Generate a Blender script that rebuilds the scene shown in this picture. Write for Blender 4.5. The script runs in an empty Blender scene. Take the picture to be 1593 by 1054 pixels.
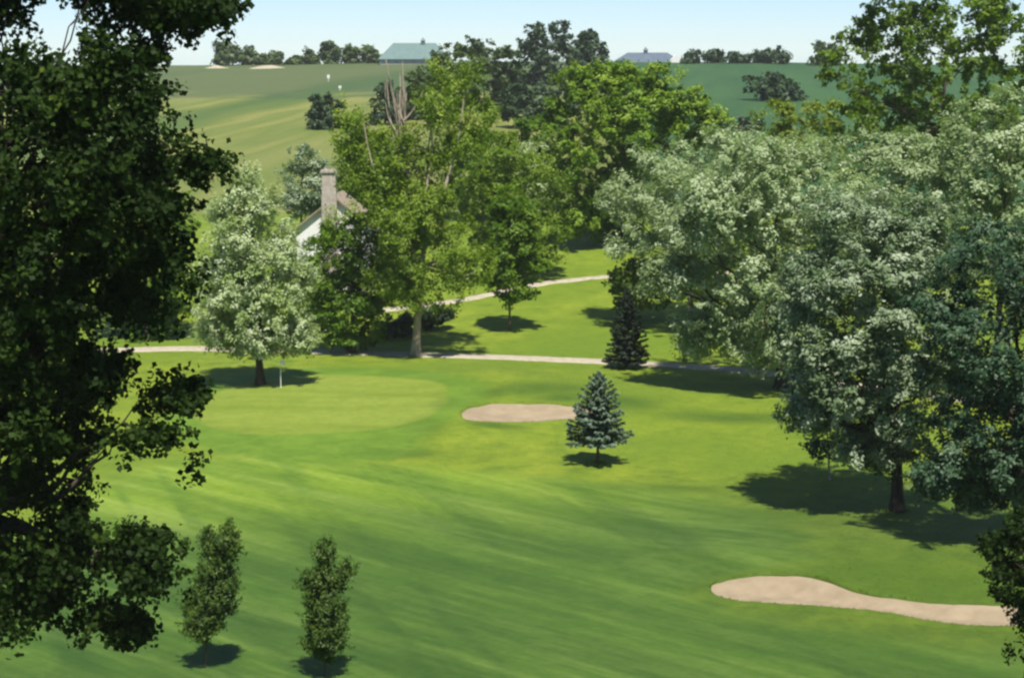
import bpy, math
import numpy as np
from mathutils import Vector

# ------------------------------------------------------------------ camera, sky, sun, exposure
scene = bpy.context.scene
col = scene.collection
W0, H0, F = 1593.0, 1054.0, 2900.0          # photograph frame and focal length in its pixels
CAM_Z = 28.0
PITCH = math.atan(447.0 / F)
cam_data = bpy.data.cameras.new('camera')
cam = bpy.data.objects.new('camera', cam_data)
col.objects.link(cam)
cam.location = (0, 0, CAM_Z)
cam.rotation_euler = (math.pi / 2 - PITCH, 0, 0)
cam_data.sensor_width = 36.0
cam_data.lens = 36.0 * F / W0
cam_data.clip_start = 0.5
cam_data.clip_end = 20000
scene.camera = cam

SUN_EL, SUN_AZ = math.radians(64), math.radians(168)   # azimuth clockwise from +Y (north)
world = bpy.data.worlds.new('World')
scene.world = world
world.use_nodes = True
wn = world.node_tree.nodes
sky = wn.new('ShaderNodeTexSky')
sky.sky_type = 'NISHITA'
sky.sun_disc = False
sky.sun_elevation = SUN_EL
sky.sun_rotation = SUN_AZ
sky.altitude = 300
sky.air_density = 0.62
sky.dust_density = 0.1
sky.ozone_density = 4.5
world.node_tree.links.new(sky.outputs[0], wn['Background'].inputs[0])
wn['Background'].inputs[1].default_value = 0.090

sun_data = bpy.data.lights.new('sun', 'SUN')
sun_data.energy = 4.9
sun_data.angle = math.radians(0.8)
sun_data.color = (1.0, 0.95, 0.86)
sun = bpy.data.objects.new('sun', sun_data)
col.objects.link(sun)
sdir = Vector((math.sin(SUN_AZ) * math.cos(SUN_EL), math.cos(SUN_AZ) * math.cos(SUN_EL), math.sin(SUN_EL)))
sun.rotation_euler = sdir.to_track_quat('Z', 'Y').to_euler()
sun.location = (40, -60, 120)

scene.view_settings.view_transform = 'Standard'
scene.view_settings.look = 'None'
scene.view_settings.gamma = 1
scene.view_settings.exposure = 0.50
scene.render.engine = 'CYCLES'
scene.cycles.use_denoising = True
scene.cycles.max_bounces = 6
scene.cycles.diffuse_bounces = 3
scene.cycles.transmission_bounces = 3
scene.cycles.volume_bounces = 1
scene.cycles.pixel_filter_type = 'BLACKMAN_HARRIS'
scene.cycles.filter_width = 2.5

# ------------------------------------------------------------------ helpers
def tag(o, label=None, cat=None, group=None, kind=None):
    if label: o['label'] = label
    if cat: o['category'] = cat
    if group: o['group'] = group
    if kind: o['kind'] = kind
    return o

def mesh_obj(name, verts, faces, mat, parent=None, smooth=False, loc=None):
    me = bpy.data.meshes.new(name)
    me.from_pydata([tuple(map(float, v)) for v in verts], [], [tuple(int(i) for i in f) for f in faces])
    me.materials.append(mat)
    if smooth:
        me.polygons.foreach_set('use_smooth', np.ones(len(me.polygons), bool))
    me.update()
    o = bpy.data.objects.new(name, me)
    col.objects.link(o)
    if parent: o.parent = parent
    if loc is not None: o.location = loc
    return o

def quad_mesh(name, V, Q, mat, parent=None, face_attr=None, point_attr=None, smooth=False):
    """fast mesh from numpy: V (n,3), Q (m,k)"""
    me = bpy.data.meshes.new(name)
    n, (m, k) = len(V), Q.shape
    me.vertices.add(n); me.vertices.foreach_set('co', np.ascontiguousarray(V, np.float32).ravel())
    me.loops.add(m * k); me.loops.foreach_set('vertex_index', np.ascontiguousarray(Q, np.int32).ravel())
    me.polygons.add(m)
    me.polygons.foreach_set('loop_start', np.arange(0, m * k, k, dtype=np.int32))
    if smooth: me.polygons.foreach_set('use_smooth', np.ones(m, bool))
    for dom, attrs in (('FACE', face_attr), ('POINT', point_attr)):
        for an, av in (attrs or {}).items():
            a = me.attributes.new(an, 'FLOAT', dom)
            a.data.foreach_set('value', np.ascontiguousarray(av, np.float32))
    me.materials.append(mat)
    me.update(calc_edges=True)
    o = bpy.data.objects.new(name, me)
    col.objects.link(o)
    if parent: o.parent = parent
    return o

def empty(name, loc):
    o = bpy.data.objects.new(name, None)
    o.empty_display_size = 0.5
    o.location = loc
    col.objects.link(o)
    return o

class MB:
    """collects boxes, tubes and polygons into one mesh"""
    def __init__(s): s.v, s.f = [], []
    def add(s, vs, fs):
        b = len(s.v); s.v += [tuple(p) for p in vs]; s.f += [tuple(b + i for i in f) for f in fs]; return s
    def box(s, x0, x1, y0, y1, z0, z1, t=0.0):
        # t: inward taper of the top
        vs = [(x0,y0,z0),(x1,y0,z0),(x1,y1,z0),(x0,y1,z0),(x0+t,y0+t,z1),(x1-t,y0+t,z1),(x1-t,y1-t,z1),(x0+t,y1-t,z1)]
        return s.add(vs, [(3,2,1,0),(4,5,6,7),(0,1,5,4),(1,2,6,5),(2,3,7,6),(3,0,4,7)])
    def prism(s, poly, y0, y1):
        n = len(poly)
        vs = [(x, y0, z) for x, z in poly] + [(x, y1, z) for x, z in poly]
        return s.add(vs, [tuple(range(n)), tuple(range(2*n-1, n-1, -1))] + [(i, i+n, (i+1) % n + n, (i+1) % n) for i in range(n)])
    def build(s, name, mat, parent=None, smooth=False): return mesh_obj(name, s.v, s.f, mat, parent, smooth)

def sines(rng, k, scale):
    """cheap smooth 3-D noise in about -1..1"""
    w = rng.normal(size=(k, 3)); w /= np.linalg.norm(w, axis=1)[:, None]
    w *= (rng.uniform(0.6, 1.5, k) * 2 * math.pi / scale)[:, None]
    ph = rng.uniform(0, 6.28, k)
    return lambda P: np.sin(P @ w.T + ph).sum(1) / math.sqrt(k) * 0.9

# pixel (photo frame) -> ray; P: point on the ray at distance y = d in front; G: point where it meets the ground
cs, sn = math.cos(PITCH), math.sin(PITCH)
def ray(u, v):
    px, py = (u - W0 / 2) / F, -(v - H0 / 2) / F
    return np.array([px, cs + py * sn, -sn + py * cs])
def P(u, v, d):
    r = ray(u, v); return np.array([0, 0, CAM_Z]) + r * (d / r[1])

def sstep(a, b, x):
    t = np.clip((x - a) / (b - a), 0, 1); return t * t * (3 - 2 * t)

# ------------------------------------------------------------------ terrain
BUMPS = []       # (x, y, h, rx, ry)
def terrain(x, y):
    x = np.asarray(x, float); y = np.asarray(y, float)
    z = np.where(y < 78, 26.4 * np.clip(1 - np.clip(y, 0, 78) / 78, 0, 1) ** 1.6, 0)
    z = z + 4.5 * sstep(170, 262, y)
    hill = np.clip((y - 255) / 525, 0, 1)
    z = z + 18.2 * (hill * 0.75 + 0.25 * sstep(0, 1, hill)) + 0.9 * np.sin(x / 70 + 1.0) * sstep(300, 500, y)
    z = z - 14 * sstep(800, 1500, y)
    z = z + 0.22 * np.sin(x / 13.0 + y / 19.0) * np.sin(y / 11.0 - x / 31.0) * sstep(80, 100, y)
    for bx, by, h, rx, ry in BUMPS:
        z = z + h * np.exp(-((x - bx) / rx) ** 2 - ((y - by) / ry) ** 2)
    return z
def G(u, v, ymax=1200):
    r = ray(u, v)
    ys = np.arange(60, ymax, 0.25)
    pts = np.array([0, 0, CAM_Z]) + r[None] * (ys / r[1])[:, None]
    below = pts[:, 2] <= terrain(pts[:, 0], pts[:, 1])
    i = int(np.argmax(below)) if below.any() else len(ys) - 1
    p = pts[i].copy(); p[2] = float(terrain(p[0], p[1])); return p
def on_ground(u, d):
    x = (u - W0 / 2) / F * d * 1.0
    return np.array([x, d, float(terrain(x, d))])

for u, v, h, rx, ry in ((840, 612, 0.75, 7, 6), (700, 655, 0.45, 3.5, 5), (960, 628, 0.5, 5, 6), (760, 590, 0.55, 5, 5), (520, 630, 0.5, 16, 20),
                        (1250, 850, 0.5, 8, 7), (1500, 880, 0.9, 9, 6), (1120, 870, 0.3, 6, 5)):
    g = G(u, v); BUMPS.append((g[0], g[1], h, rx, ry))

_a, _b = G(330, 225), G(590, 140)
HILL_ANG = math.atan2(_b[1] - _a[1], _b[0] - _a[0])

def catmull(pts, n=10, closed=False):
    pts = np.array(pts, float); m = len(pts); out = []
    rng_i = range(m) if closed else range(m - 1)
    for i in rng_i:
        idx = [(i - 1) % m, i, (i + 1) % m, (i + 2) % m] if closed else [max(i - 1, 0), i, i + 1, min(i + 2, m - 1)]
        p0, p1, p2, p3 = pts[idx]
        for k in range(n):
            t = k / n
            out.append(0.5 * (2 * p1 + (p2 - p0) * t + (2 * p0 - 5 * p1 + 4 * p2 - p3) * t * t + (3 * p1 - p0 - 3 * p2 + p3) * t ** 3))
    if not closed: out.append(pts[-1])
    return np.array(out)

def sdf(px, py, poly):
    """signed distance to a closed polygon, negative inside"""
    d2 = np.full(px.shape, 1e12); inside = np.zeros(px.shape, bool)
    m = len(poly)
    for i in range(m):
        ax, ay = poly[i]; bx, by = poly[(i + 1) % m]
        ex, ey = bx - ax, by - ay
        t = np.clip(((px - ax) * ex + (py - ay) * ey) / (ex * ex + ey * ey + 1e-12), 0, 1)
        d2 = np.minimum(d2, (px - ax - t * ex) ** 2 + (py - ay - t * ey) ** 2)
        c = ((ay > py) != (by > py)) & (px < (bx - ax) * (py - ay) / (by - ay + 1e-12) + ax)
        inside ^= c
    d = np.sqrt(d2); return np.where(inside, -d, d)

def contour(pix, n=6):
    return catmull([G(u, v)[:2] for u, v in pix], n, True)

C_GREEN = contour([(300,640),(335,612),(400,592),(500,583),(600,586),(675,594),(698,612),(680,640),(620,662),(520,674),(400,676),(325,664)])
C_APRON = contour([(260,640),(310,600),(400,580),(520,572),(640,574),(720,586),(752,608),(715,645),(660,676),(640,705),(560,720),(420,715),(320,700),(265,670)])
C_FAIR  = contour([(150,760),(280,715),(430,712),(600,722),(760,738),(900,748),(1060,768),(1170,795),(1235,830),(1248,868),(1180,890),(1080,900),(1095,940),(1180,965),(1400,1000),(1700,1030),(1900,1120),(900,1300),(0,1250),(0,900)])
C_B1 = contour([(717,645),(728,634),(760,627.5),(810,626),(850,627.5),(900,630),(930,635),(940,643),(920,650),(880,653),(850,656),(800,657.5),(750,657),(724,653)])
C_B2 = contour([(1104,914),(1125,902),(1180,894.5),(1240,894.5),(1290,903),(1335,918),(1390,930),(1460,935.5),(1530,938),(1600,941),(1650,948),(1655,962),(1620,973),(1570,976),(1500,972),(1440,966),(1390,956),(1330,947),(1250,943),(1160,935),(1115,926)])
BUNKERS = [C_B1, C_B2]

def dip(x, y):
    z = np.zeros_like(x)
    for c in BUNKERS:
        lo, hi = c.min(0) - 2, c.max(0) + 2
        m = (x > lo[0]) & (x < hi[0]) & (y > lo[1]) & (y < hi[1])
        if m.any():
            s = sdf(x[m], y[m], c); z[m] -= 0.75 * sstep(0.25, -0.8, s)
    return z

# ------------------------------------------------------------------ materials
def nodes(name):
    m = bpy.data.materials.new(name); m.use_nodes = True
    nt = m.node_tree; return m, nt, nt.nodes['Principled BSDF']
def N(nt, t, **kw):
    n = nt.nodes.new(t)
    for k, v in kw.items(): setattr(n, k, v)
    return n
def ramp(nt, stops, fac):
    r = N(nt, 'ShaderNodeValToRGB'); e = r.color_ramp.elements
    while len(e) < len(stops): e.new(0.5)
    for el, (p, c) in zip(e, stops): el.position = p; el.color = (*c, 1)
    nt.links.new(fac, r.inputs[0]); return r.outputs[0]
def mixc(nt, fac, a, b, mode='MIX'):
    n = N(nt, 'ShaderNodeMix', data_type='RGBA', blend_type=mode)
    for s, i in ((fac, 0), (a, 6), (b, 7)):
        if hasattr(s, 'is_output'): nt.links.new(s, n.inputs[i])
        elif i == 0: n.inputs[0].default_value = s
        else: n.inputs[i].default_value = (*s, 1)
    return n.outputs[2]
def math_n(nt, op, a, b=None, clamp=False):
    n = N(nt, 'ShaderNodeMath', operation=op, use_clamp=clamp)
    for i, s in enumerate((a, b)):
        if s is None: continue
        if hasattr(s, 'is_output'): nt.links.new(s, n.inputs[i])
        else: n.inputs[i].default_value = s
    return n.outputs[0]
def noise(nt, vec, scale, detail=4, rough=0.55, dist=0.0):
    n = N(nt, 'ShaderNodeTexNoise'); n.inputs['Scale'].default_value = scale; n.inputs['Detail'].default_value = detail
    n.inputs['Roughness'].default_value = rough; n.inputs['Distortion'].default_value = dist
    nt.links.new(vec, n.inputs['Vector']); return n.outputs[0]
def maprange(nt, v, a, b, c=0.0, d=1.0, smooth=True):
    n = N(nt, 'ShaderNodeMapRange', interpolation_type='SMOOTHSTEP' if smooth else 'LINEAR')
    nt.links.new(v, n.inputs[0])
    for i, x in enumerate((a, b, c, d)): n.inputs[i + 1].default_value = x
    return n.outputs[0]
def bump(nt, bsdf, h, strength=0.4, dist=0.05):
    b = N(nt, 'ShaderNodeBump'); b.inputs['Strength'].default_value = strength; b.inputs['Distance'].default_value = dist
    nt.links.new(h, b.inputs['Height']); nt.links.new(b.outputs[0], bsdf.inputs['Normal'])
def attr(nt, name):
    a = N(nt, 'ShaderNodeAttribute', attribute_name=name); return a.outputs['Fac']
def coords(nt, rotz=0.0, scale=(1, 1, 1)):
    tc = N(nt, 'ShaderNodeTexCoord'); mp = N(nt, 'ShaderNodeMapping')
    mp.inputs['Rotation'].default_value = (0, 0, rotz)
    nt.links.new(tc.outputs['Object'], mp.inputs[0])
    ms = N(nt, 'ShaderNodeMapping'); ms.inputs['Scale'].default_value = scale
    nt.links.new(mp.outputs[0], ms.inputs[0]); return ms.outputs[0]

def grass_material():
    m, nt, b = nodes('turf')
    pos = coords(nt)
    big = noise(nt, pos, 0.045, 5, 0.6, 0.4)
    mid = noise(nt, pos, 0.35, 5, 0.65, 0.3)
    fine = noise(nt, pos, 2.6, 4, 0.75)
    sep = N(nt, 'ShaderNodeSeparateXYZ'); nt.links.new(pos, sep.inputs[0])
    # rough: yellow-green with clover-dark patches
    shade_f = attr(nt, 'lush')
    rough = ramp(nt, [(0.30, (0.105, 0.168, 0.008)), (0.48, (0.175, 0.240, 0.012)), (0.62, (0.215, 0.275, 0.016)), (0.78, (0.265, 0.280, 0.034))], mid)
    rough = mixc(nt, maprange(nt, big, 0.42, 0.66), rough, (0.130, 0.205, 0.010))
    streak = noise(nt, coords(nt, math.radians(-50), (0.36, 0.032, 1)), 1.0, 5, 0.62, 0.5)
    streak = math_n(nt, 'ADD', math_n(nt, 'MULTIPLY', streak, 0.55), math_n(nt, 'MULTIPLY', noise(nt, coords(nt, math.radians(-47), (1.3, 0.11, 1)), 1.0, 5, 0.7, 0.3), 0.45))
    streak2 = noise(nt, coords(nt, math.radians(-20), (0.30, 0.028, 1)), 1.0, 4, 0.6, 0.4)
    shade_mix = maprange(nt, math_n(nt, 'ADD', shade_f, math_n(nt, 'MULTIPLY', math_n(nt, 'SUBTRACT', streak, 0.5), 0.7)), 0.0, 1.0)
    rough = mixc(nt, math_n(nt, 'MULTIPLY', shade_mix, 0.75), rough, mixc(nt, maprange(nt, mid, 0.35, 0.65), (0.040, 0.088, 0.007), (0.066, 0.122, 0.010)))  # rough darkened too where the cloud shade is painted
    # mown fairway: striped by the mower, soft cloud shade painted in as a darker green
    def stripes(rz, w, sharp):
        pr = coords(nt, rz)
        sx = N(nt, 'ShaderNodeSeparateXYZ'); nt.links.new(pr, sx.inputs[0])
        wob = math_n(nt, 'MULTIPLY', noise(nt, pos, 0.06, 2), 5.0)
        v = math_n(nt, 'MULTIPLY', math_n(nt, 'ADD', sx.outputs[0], wob), math.pi / w)
        return maprange(nt, math_n(nt, 'SINE', v), -sharp, sharp)
    sA = stripes(math.radians(-20), 4.4, 0.6)
    sB = stripes(math.radians(-50), 3.4, 0.7)
    bright = ramp(nt, [(0.32, (0.105, 0.195, 0.008)), (0.48, (0.190, 0.285, 0.020)), (0.66, (0.330, 0.415, 0.076))], streak)
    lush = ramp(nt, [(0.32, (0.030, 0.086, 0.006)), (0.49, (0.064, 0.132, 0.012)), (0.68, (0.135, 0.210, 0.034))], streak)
    fair = mixc(nt, shade_mix, bright, lush)
    dk = mixc(nt, 1.0, fair, (0.52, 0.64, 0.62), 'MULTIPLY')
    fair = mixc(nt, math_n(nt, 'MULTIPLY', sB, 0.5), fair, dk)
    fair = mixc(nt, math_n(nt, 'MULTIPLY', math_n(nt, 'MULTIPLY', sA, maprange(nt, streak2, 0.42, 0.6)), 0.75), fair, dk)
    apron = mixc(nt, maprange(nt, mid, 0.4, 0.65), (0.108, 0.198, 0.012), (0.145, 0.242, 0.018))
    green = mixc(nt, maprange(nt, noise(nt, coords(nt, math.radians(-80), (0.35, 0.06, 1)), 1.0, 3, 0.5), 0.35, 0.65), (0.165, 0.228, 0.018), (0.220, 0.280, 0.034))
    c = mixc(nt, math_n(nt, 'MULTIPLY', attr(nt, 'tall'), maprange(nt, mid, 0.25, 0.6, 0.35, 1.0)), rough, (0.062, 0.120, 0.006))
    wig = math_n(nt, 'MULTIPLY', math_n(nt, 'SUBTRACT', mid, 0.5), 3.0)
    def region(c, name, other, w0, w1):
        dd = math_n(nt, 'ADD', attr(nt, name), wig)
        return mixc(nt, maprange(nt, dd, w1, -w0), c, other)
    c = region(c, 'fairway_d', fair, 2.2, 2.2)
    c = region(c, 'apron_d', apron, 1.0, 1.0)
    wig = math_n(nt, 'MULTIPLY', math_n(nt, 'SUBTRACT', mid, 0.5), 0.8)
    c = region(c, 'green_d', green, 0.35, 0.35)
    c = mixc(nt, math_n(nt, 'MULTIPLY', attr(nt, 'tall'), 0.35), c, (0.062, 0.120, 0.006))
    # hill fields beyond the trees
    strip = coords(nt, math.pi / 2 - HILL_ANG, (0.020, 0.0022, 0.02))
    fs = noise(nt, strip, 1.0, 4, 0.6, 0.3)
    meadow = ramp(nt, [(0.34, (0.070, 0.120, 0.022)), (0.44, (0.125, 0.165, 0.028)), (0.52, (0.250, 0.245, 0.060)), (0.58, (0.14, 0.18, 0.03)), (0.68, (0.28, 0.26, 0.08))], fs)
    meadow = mixc(nt, maprange(nt, math_n(nt, 'ADD', sep.outputs[1], math_n(nt, 'MULTIPLY', big, 160.0)), 600, 650), meadow, mixc(nt, maprange(nt, fs, 0.4, 0.6), (0.060, 0.105, 0.030), (0.105, 0.130, 0.045)))
    crop = mixc(nt, maprange(nt, noise(nt, strip, 3.0), 0.35, 0.65), (0.026, 0.082, 0.024), (0.042, 0.108, 0.030))
    field = mixc(nt, maprange(nt, math_n(nt, 'SUBTRACT', sep.outputs[0], math_n(nt, 'MULTIPLY', sep.outputs[1], 0.04)), 5, 12), meadow, crop)
    c = mixc(nt, maprange(nt, sep.outputs[1], 262, 275), c, field)
    mott = noise(nt, pos, 0.9, 6, 0.7, 0.2)
    c = mixc(nt, math_n(nt, 'MULTIPLY', maprange(nt, mott, 0.35, 0.68), 0.42), c, mixc(nt, 1.0, c, (0.58, 0.66, 0.5), 'MULTIPLY'))
    c = mixc(nt, math_n(nt, 'MULTIPLY', maprange(nt, fine, 0.3, 0.7), 0.40), c, mixc(nt, 1.0, c, (0.55, 0.6, 0.5), 'MULTIPLY'))
    nt.links.new(c, b.inputs['Base Color'])
    b.inputs['Roughness'].default_value = 0.75
    b.inputs['Specular IOR Level'].default_value = 0.25
    b.inputs['Sheen Weight'].default_value = 0.1
    b.inputs['Sheen Roughness'].default_value = 0.5
    b.inputs['Sheen Tint'].default_value = (0.75, 0.9, 0.4, 1)
    h = math_n(nt, 'ADD', math_n(nt, 'MULTIPLY', noise(nt, pos, 9.0, 3, 0.8), 0.5), math_n(nt, 'MULTIPLY', fine, 1.2))
    bump(nt, b, h, 0.55, 0.10)
    return m

def leaf_material(name, stops, trans=0.28, tcol=None, rough=0.5, spec=0.35):
    m, nt, b = nodes(name)
    c = ramp(nt, stops, attr(nt, 'tone'))
    nt.links.new(c, b.inputs['Base Color'])
    b.inputs['Roughness'].default_value = rough
    b.inputs['Specular IOR Level'].default_value = spec
    tr = N(nt, 'ShaderNodeBsdfTranslucent')
    nt.links.new(mixc(nt, 1.0, c, tcol or (1.1, 1.25, 0.45), 'MULTIPLY'), tr.inputs[0])
    mx = N(nt, 'ShaderNodeMixShader'); mx.inputs[0].default_value = trans
    nt.links.new(b.outputs[0], mx.inputs[1]); nt.links.new(tr.outputs[0], mx.inputs[2])
    nt.links.new(mx.outputs[0], nt.nodes['Material Output'].inputs[0])
    return m

def plain(name, c0, c1=None, scale=3.0, rough=0.8, bstr=0.0, stretch=(1, 1, 1), spec=0.3):
    m, nt, b = nodes(name)
    if c1 is None: b.inputs['Base Color'].default_value = (*c0, 1)
    else:
        n = noise(nt, coords(nt, 0, stretch), scale, 6, 0.65)
        nt.links.new(mixc(nt, maprange(nt, n, 0.3, 0.7), c0, c1), b.inputs['Base Color'])
        if bstr: bump(nt, b, n, bstr, 0.05)
    b.inputs['Roughness'].default_value = rough
    b.inputs['Specular IOR Level'].default_value = spec
    return m

M = {}
M['turf'] = grass_material()
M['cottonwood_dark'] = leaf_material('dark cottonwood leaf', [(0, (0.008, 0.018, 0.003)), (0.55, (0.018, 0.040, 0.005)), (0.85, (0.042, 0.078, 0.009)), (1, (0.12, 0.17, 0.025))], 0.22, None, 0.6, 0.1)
M['silver'] = leaf_material('silver maple leaf', [(0, (0.120, 0.195, 0.055)), (0.4, (0.280, 0.365, 0.165)), (0.7, (0.440, 0.520, 0.315)), (1, (0.62, 0.67, 0.50))], 0.34, (0.95, 1.1, 0.6))
M['silver_green'] = leaf_material('silver green leaf', [(0, (0.055, 0.110, 0.036)), (0.4, (0.140, 0.210, 0.095)), (0.7, (0.29, 0.365, 0.225)), (1, (0.50, 0.56, 0.42))], 0.3, (0.95, 1.1, 0.6))
M['deep'] = leaf_material('deep blue green leaf', [(0, (0.018, 0.055, 0.020)), (0.5, (0.052, 0.110, 0.050)), (0.85, (0.125, 0.195, 0.110)), (1, (0.25, 0.33, 0.21))], 0.26, (0.95, 1.1, 0.6))
M['white_poplar'] = leaf_material('white poplar leaf', [(0, (0.120, 0.205, 0.035)), (0.35, (0.270, 0.360, 0.115)), (0.65, (0.47, 0.55, 0.31)), (1, (0.64, 0.69, 0.50))], 0.28, (1.0, 1.1, 0.6))
M['cottonwood'] = leaf_material('cottonwood leaf', [(0, (0.065, 0.125, 0.008)), (0.5, (0.155, 0.245, 0.014)), (0.82, (0.290, 0.380, 0.050)), (1, (0.44, 0.50, 0.13))], 0.38)
M['oak'] = leaf_material('oak leaf', [(0, (0.065, 0.140, 0.006)), (0.5, (0.150, 0.255, 0.014)), (1, (0.310, 0.420, 0.050))], 0.34)
M['maple'] = leaf_material('green maple leaf', [(0, (0.045, 0.105, 0.005)), (0.5, (0.105, 0.200, 0.010)), (1, (0.220, 0.330, 0.024))], 0.36)
M['bright'] = leaf_material('yellow green leaf', [(0, (0.110, 0.170, 0.012)), (1, (0.240, 0.300, 0.025))], 0.32)
M['sapling'] = leaf_material('sapling leaf', [(0, (0.026, 0.062, 0.007)), (0.6, (0.062, 0.118, 0.012)), (1, (0.15, 0.215, 0.03))], 0.22)
M['far_green'] = leaf_material('far leaf', [(0, (0.040, 0.080, 0.020)), (1, (0.110, 0.160, 0.045))], 0.22)
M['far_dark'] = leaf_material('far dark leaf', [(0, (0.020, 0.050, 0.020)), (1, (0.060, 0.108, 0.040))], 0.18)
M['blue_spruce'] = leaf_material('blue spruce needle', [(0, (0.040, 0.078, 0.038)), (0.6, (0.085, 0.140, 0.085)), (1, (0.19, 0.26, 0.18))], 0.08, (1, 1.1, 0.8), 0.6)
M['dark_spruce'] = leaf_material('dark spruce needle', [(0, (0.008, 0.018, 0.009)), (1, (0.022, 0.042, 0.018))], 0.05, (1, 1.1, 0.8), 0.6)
M['blade'] = leaf_material('grass blade', [(0, (0.050, 0.105, 0.007)), (0.5, (0.150, 0.225, 0.012)), (1, (0.30, 0.34, 0.05))], 0.3)
M['bark'] = plain('bark', (0.060, 0.045, 0.032), (0.125, 0.100, 0.075), 6, 0.9, 0.5, (1, 1, 0.25))
M['bark_dark'] = plain('dark bark', (0.030, 0.024, 0.019), (0.070, 0.056, 0.044), 6, 0.9, 0.5, (1, 1, 0.25))
M['bark_pale'] = plain('pale bark', (0.22, 0.17, 0.125), (0.46, 0.39, 0.31), 5, 0.9, 0.4, (1, 1, 0.3))
M['sand'] = plain('bunker sand', (0.262, 0.208, 0.136), (0.322, 0.258, 0.175), 0.9, 0.95, 0.0, spec=0.1)
M['gravel'] = plain('path gravel', (0.33, 0.285, 0.21), (0.46, 0.41, 0.32), 1.6, 0.95, 0.3, spec=0.1)
M['white_paint'] = plain('white painted siding', (0.74, 0.74, 0.72), (0.82, 0.82, 0.80), 2.0, 0.6)
M['stone'] = plain('chimney stone', (0.34, 0.29, 0.25), (0.50, 0.44, 0.38), 2.2, 0.9, 0.4)
M['shingle_tan'] = plain('tan shingles', (0.24, 0.19, 0.14), (0.34, 0.28, 0.21), 3.0, 0.9, 0.3)
M['roof_teal'] = plain('teal metal roof', (0.085, 0.155, 0.150), (0.110, 0.185, 0.180), 0.6, 0.5)
M['roof_slate'] = plain('blue grey roof', (0.080, 0.110, 0.150), (0.110, 0.145, 0.185), 0.6, 0.6)
M['wall_grey'] = plain('grey wall', (0.26, 0.28, 0.30), (0.33, 0.35, 0.37), 0.8, 0.8)
M['glass'] = plain('window glass', (0.05, 0.07, 0.09), rough=0.1, spec=0.6)
M['trim'] = plain('dark trim', (0.05, 0.06, 0.07), rough=0.6)
M['straw'] = plain('straw', (0.33, 0.29, 0.20), (0.44, 0.39, 0.28), 1.2, 0.95, 0.4)
M['cloth'] = plain('white flag cloth', (0.80, 0.80, 0.80), rough=0.7)

# ------------------------------------------------------------------ ground sheet
def axis(segs):
    out = []
    for a, b, s in segs:
        n = max(1, int(round((b - a) / s))); out += list(np.linspace(a, b, n, endpoint=False))
    return np.array(out + [segs[-1][1]])
gx = axis([(-3000, -1500, 300), (-1500, -400, 60), (-400, -120, 14), (-120, -60, 2.5), (-60, -34, 0.8), (-34, 42, 0.36), (42, 70, 0.9), (70, 130, 2.5), (130, 400, 14), (400, 1500, 60), (1500, 3000, 300)])
gy = axis([(-900, -60, 60), (-60, 76, 3), (76, 172, 0.42), (172, 280, 1.2), (280, 820, 5), (820, 1600, 30), (1600, 2200, 200)])
X, Y = np.meshgrid(gx, gy)
Xf, Yf = X.ravel(), Y.ravel()
Z = terrain(Xf, Yf) + dip(Xf, Yf)
near = (Yf > 60) & (Yf < 260) & (np.abs(Xf) < 130)
def field_attr(poly):
    a = np.full(Xf.shape, 60.0); a[near] = sdf(Xf[near], Yf[near], poly); return np.clip(a, -60, 60)
nx, ny = len(gx), len(gy)
I = np.arange(nx * ny).reshape(ny, nx)
Q = np.stack([I[:-1, :-1], I[:-1, 1:], I[1:, 1:], I[1:, :-1]], -1).reshape(-1, 4)
fd = field_attr(C_FAIR)
def cloud_shade_at(x, y): return sstep(0, 1, (128 + 0.25 * x - y) / 30.0)  # mask of the painted cloud shade, stronger towards the near right
lush = cloud_shade_at(Xf, Yf)
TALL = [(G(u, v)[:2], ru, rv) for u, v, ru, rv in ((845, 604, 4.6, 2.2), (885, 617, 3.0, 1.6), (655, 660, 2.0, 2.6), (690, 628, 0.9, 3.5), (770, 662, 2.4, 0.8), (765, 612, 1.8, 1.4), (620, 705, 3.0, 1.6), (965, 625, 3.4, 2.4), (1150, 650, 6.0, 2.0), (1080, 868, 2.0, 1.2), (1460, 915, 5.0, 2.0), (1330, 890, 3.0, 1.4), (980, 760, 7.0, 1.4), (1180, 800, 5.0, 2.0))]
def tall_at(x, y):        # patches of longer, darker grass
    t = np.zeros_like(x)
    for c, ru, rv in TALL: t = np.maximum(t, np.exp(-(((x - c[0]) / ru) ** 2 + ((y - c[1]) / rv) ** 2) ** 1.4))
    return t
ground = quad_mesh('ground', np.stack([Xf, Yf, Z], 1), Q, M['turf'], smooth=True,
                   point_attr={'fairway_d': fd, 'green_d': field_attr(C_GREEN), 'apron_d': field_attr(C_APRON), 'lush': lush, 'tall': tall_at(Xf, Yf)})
tag(ground, 'mown golf course lawn rising to a farmed hill', None, None, 'structure')

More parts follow.
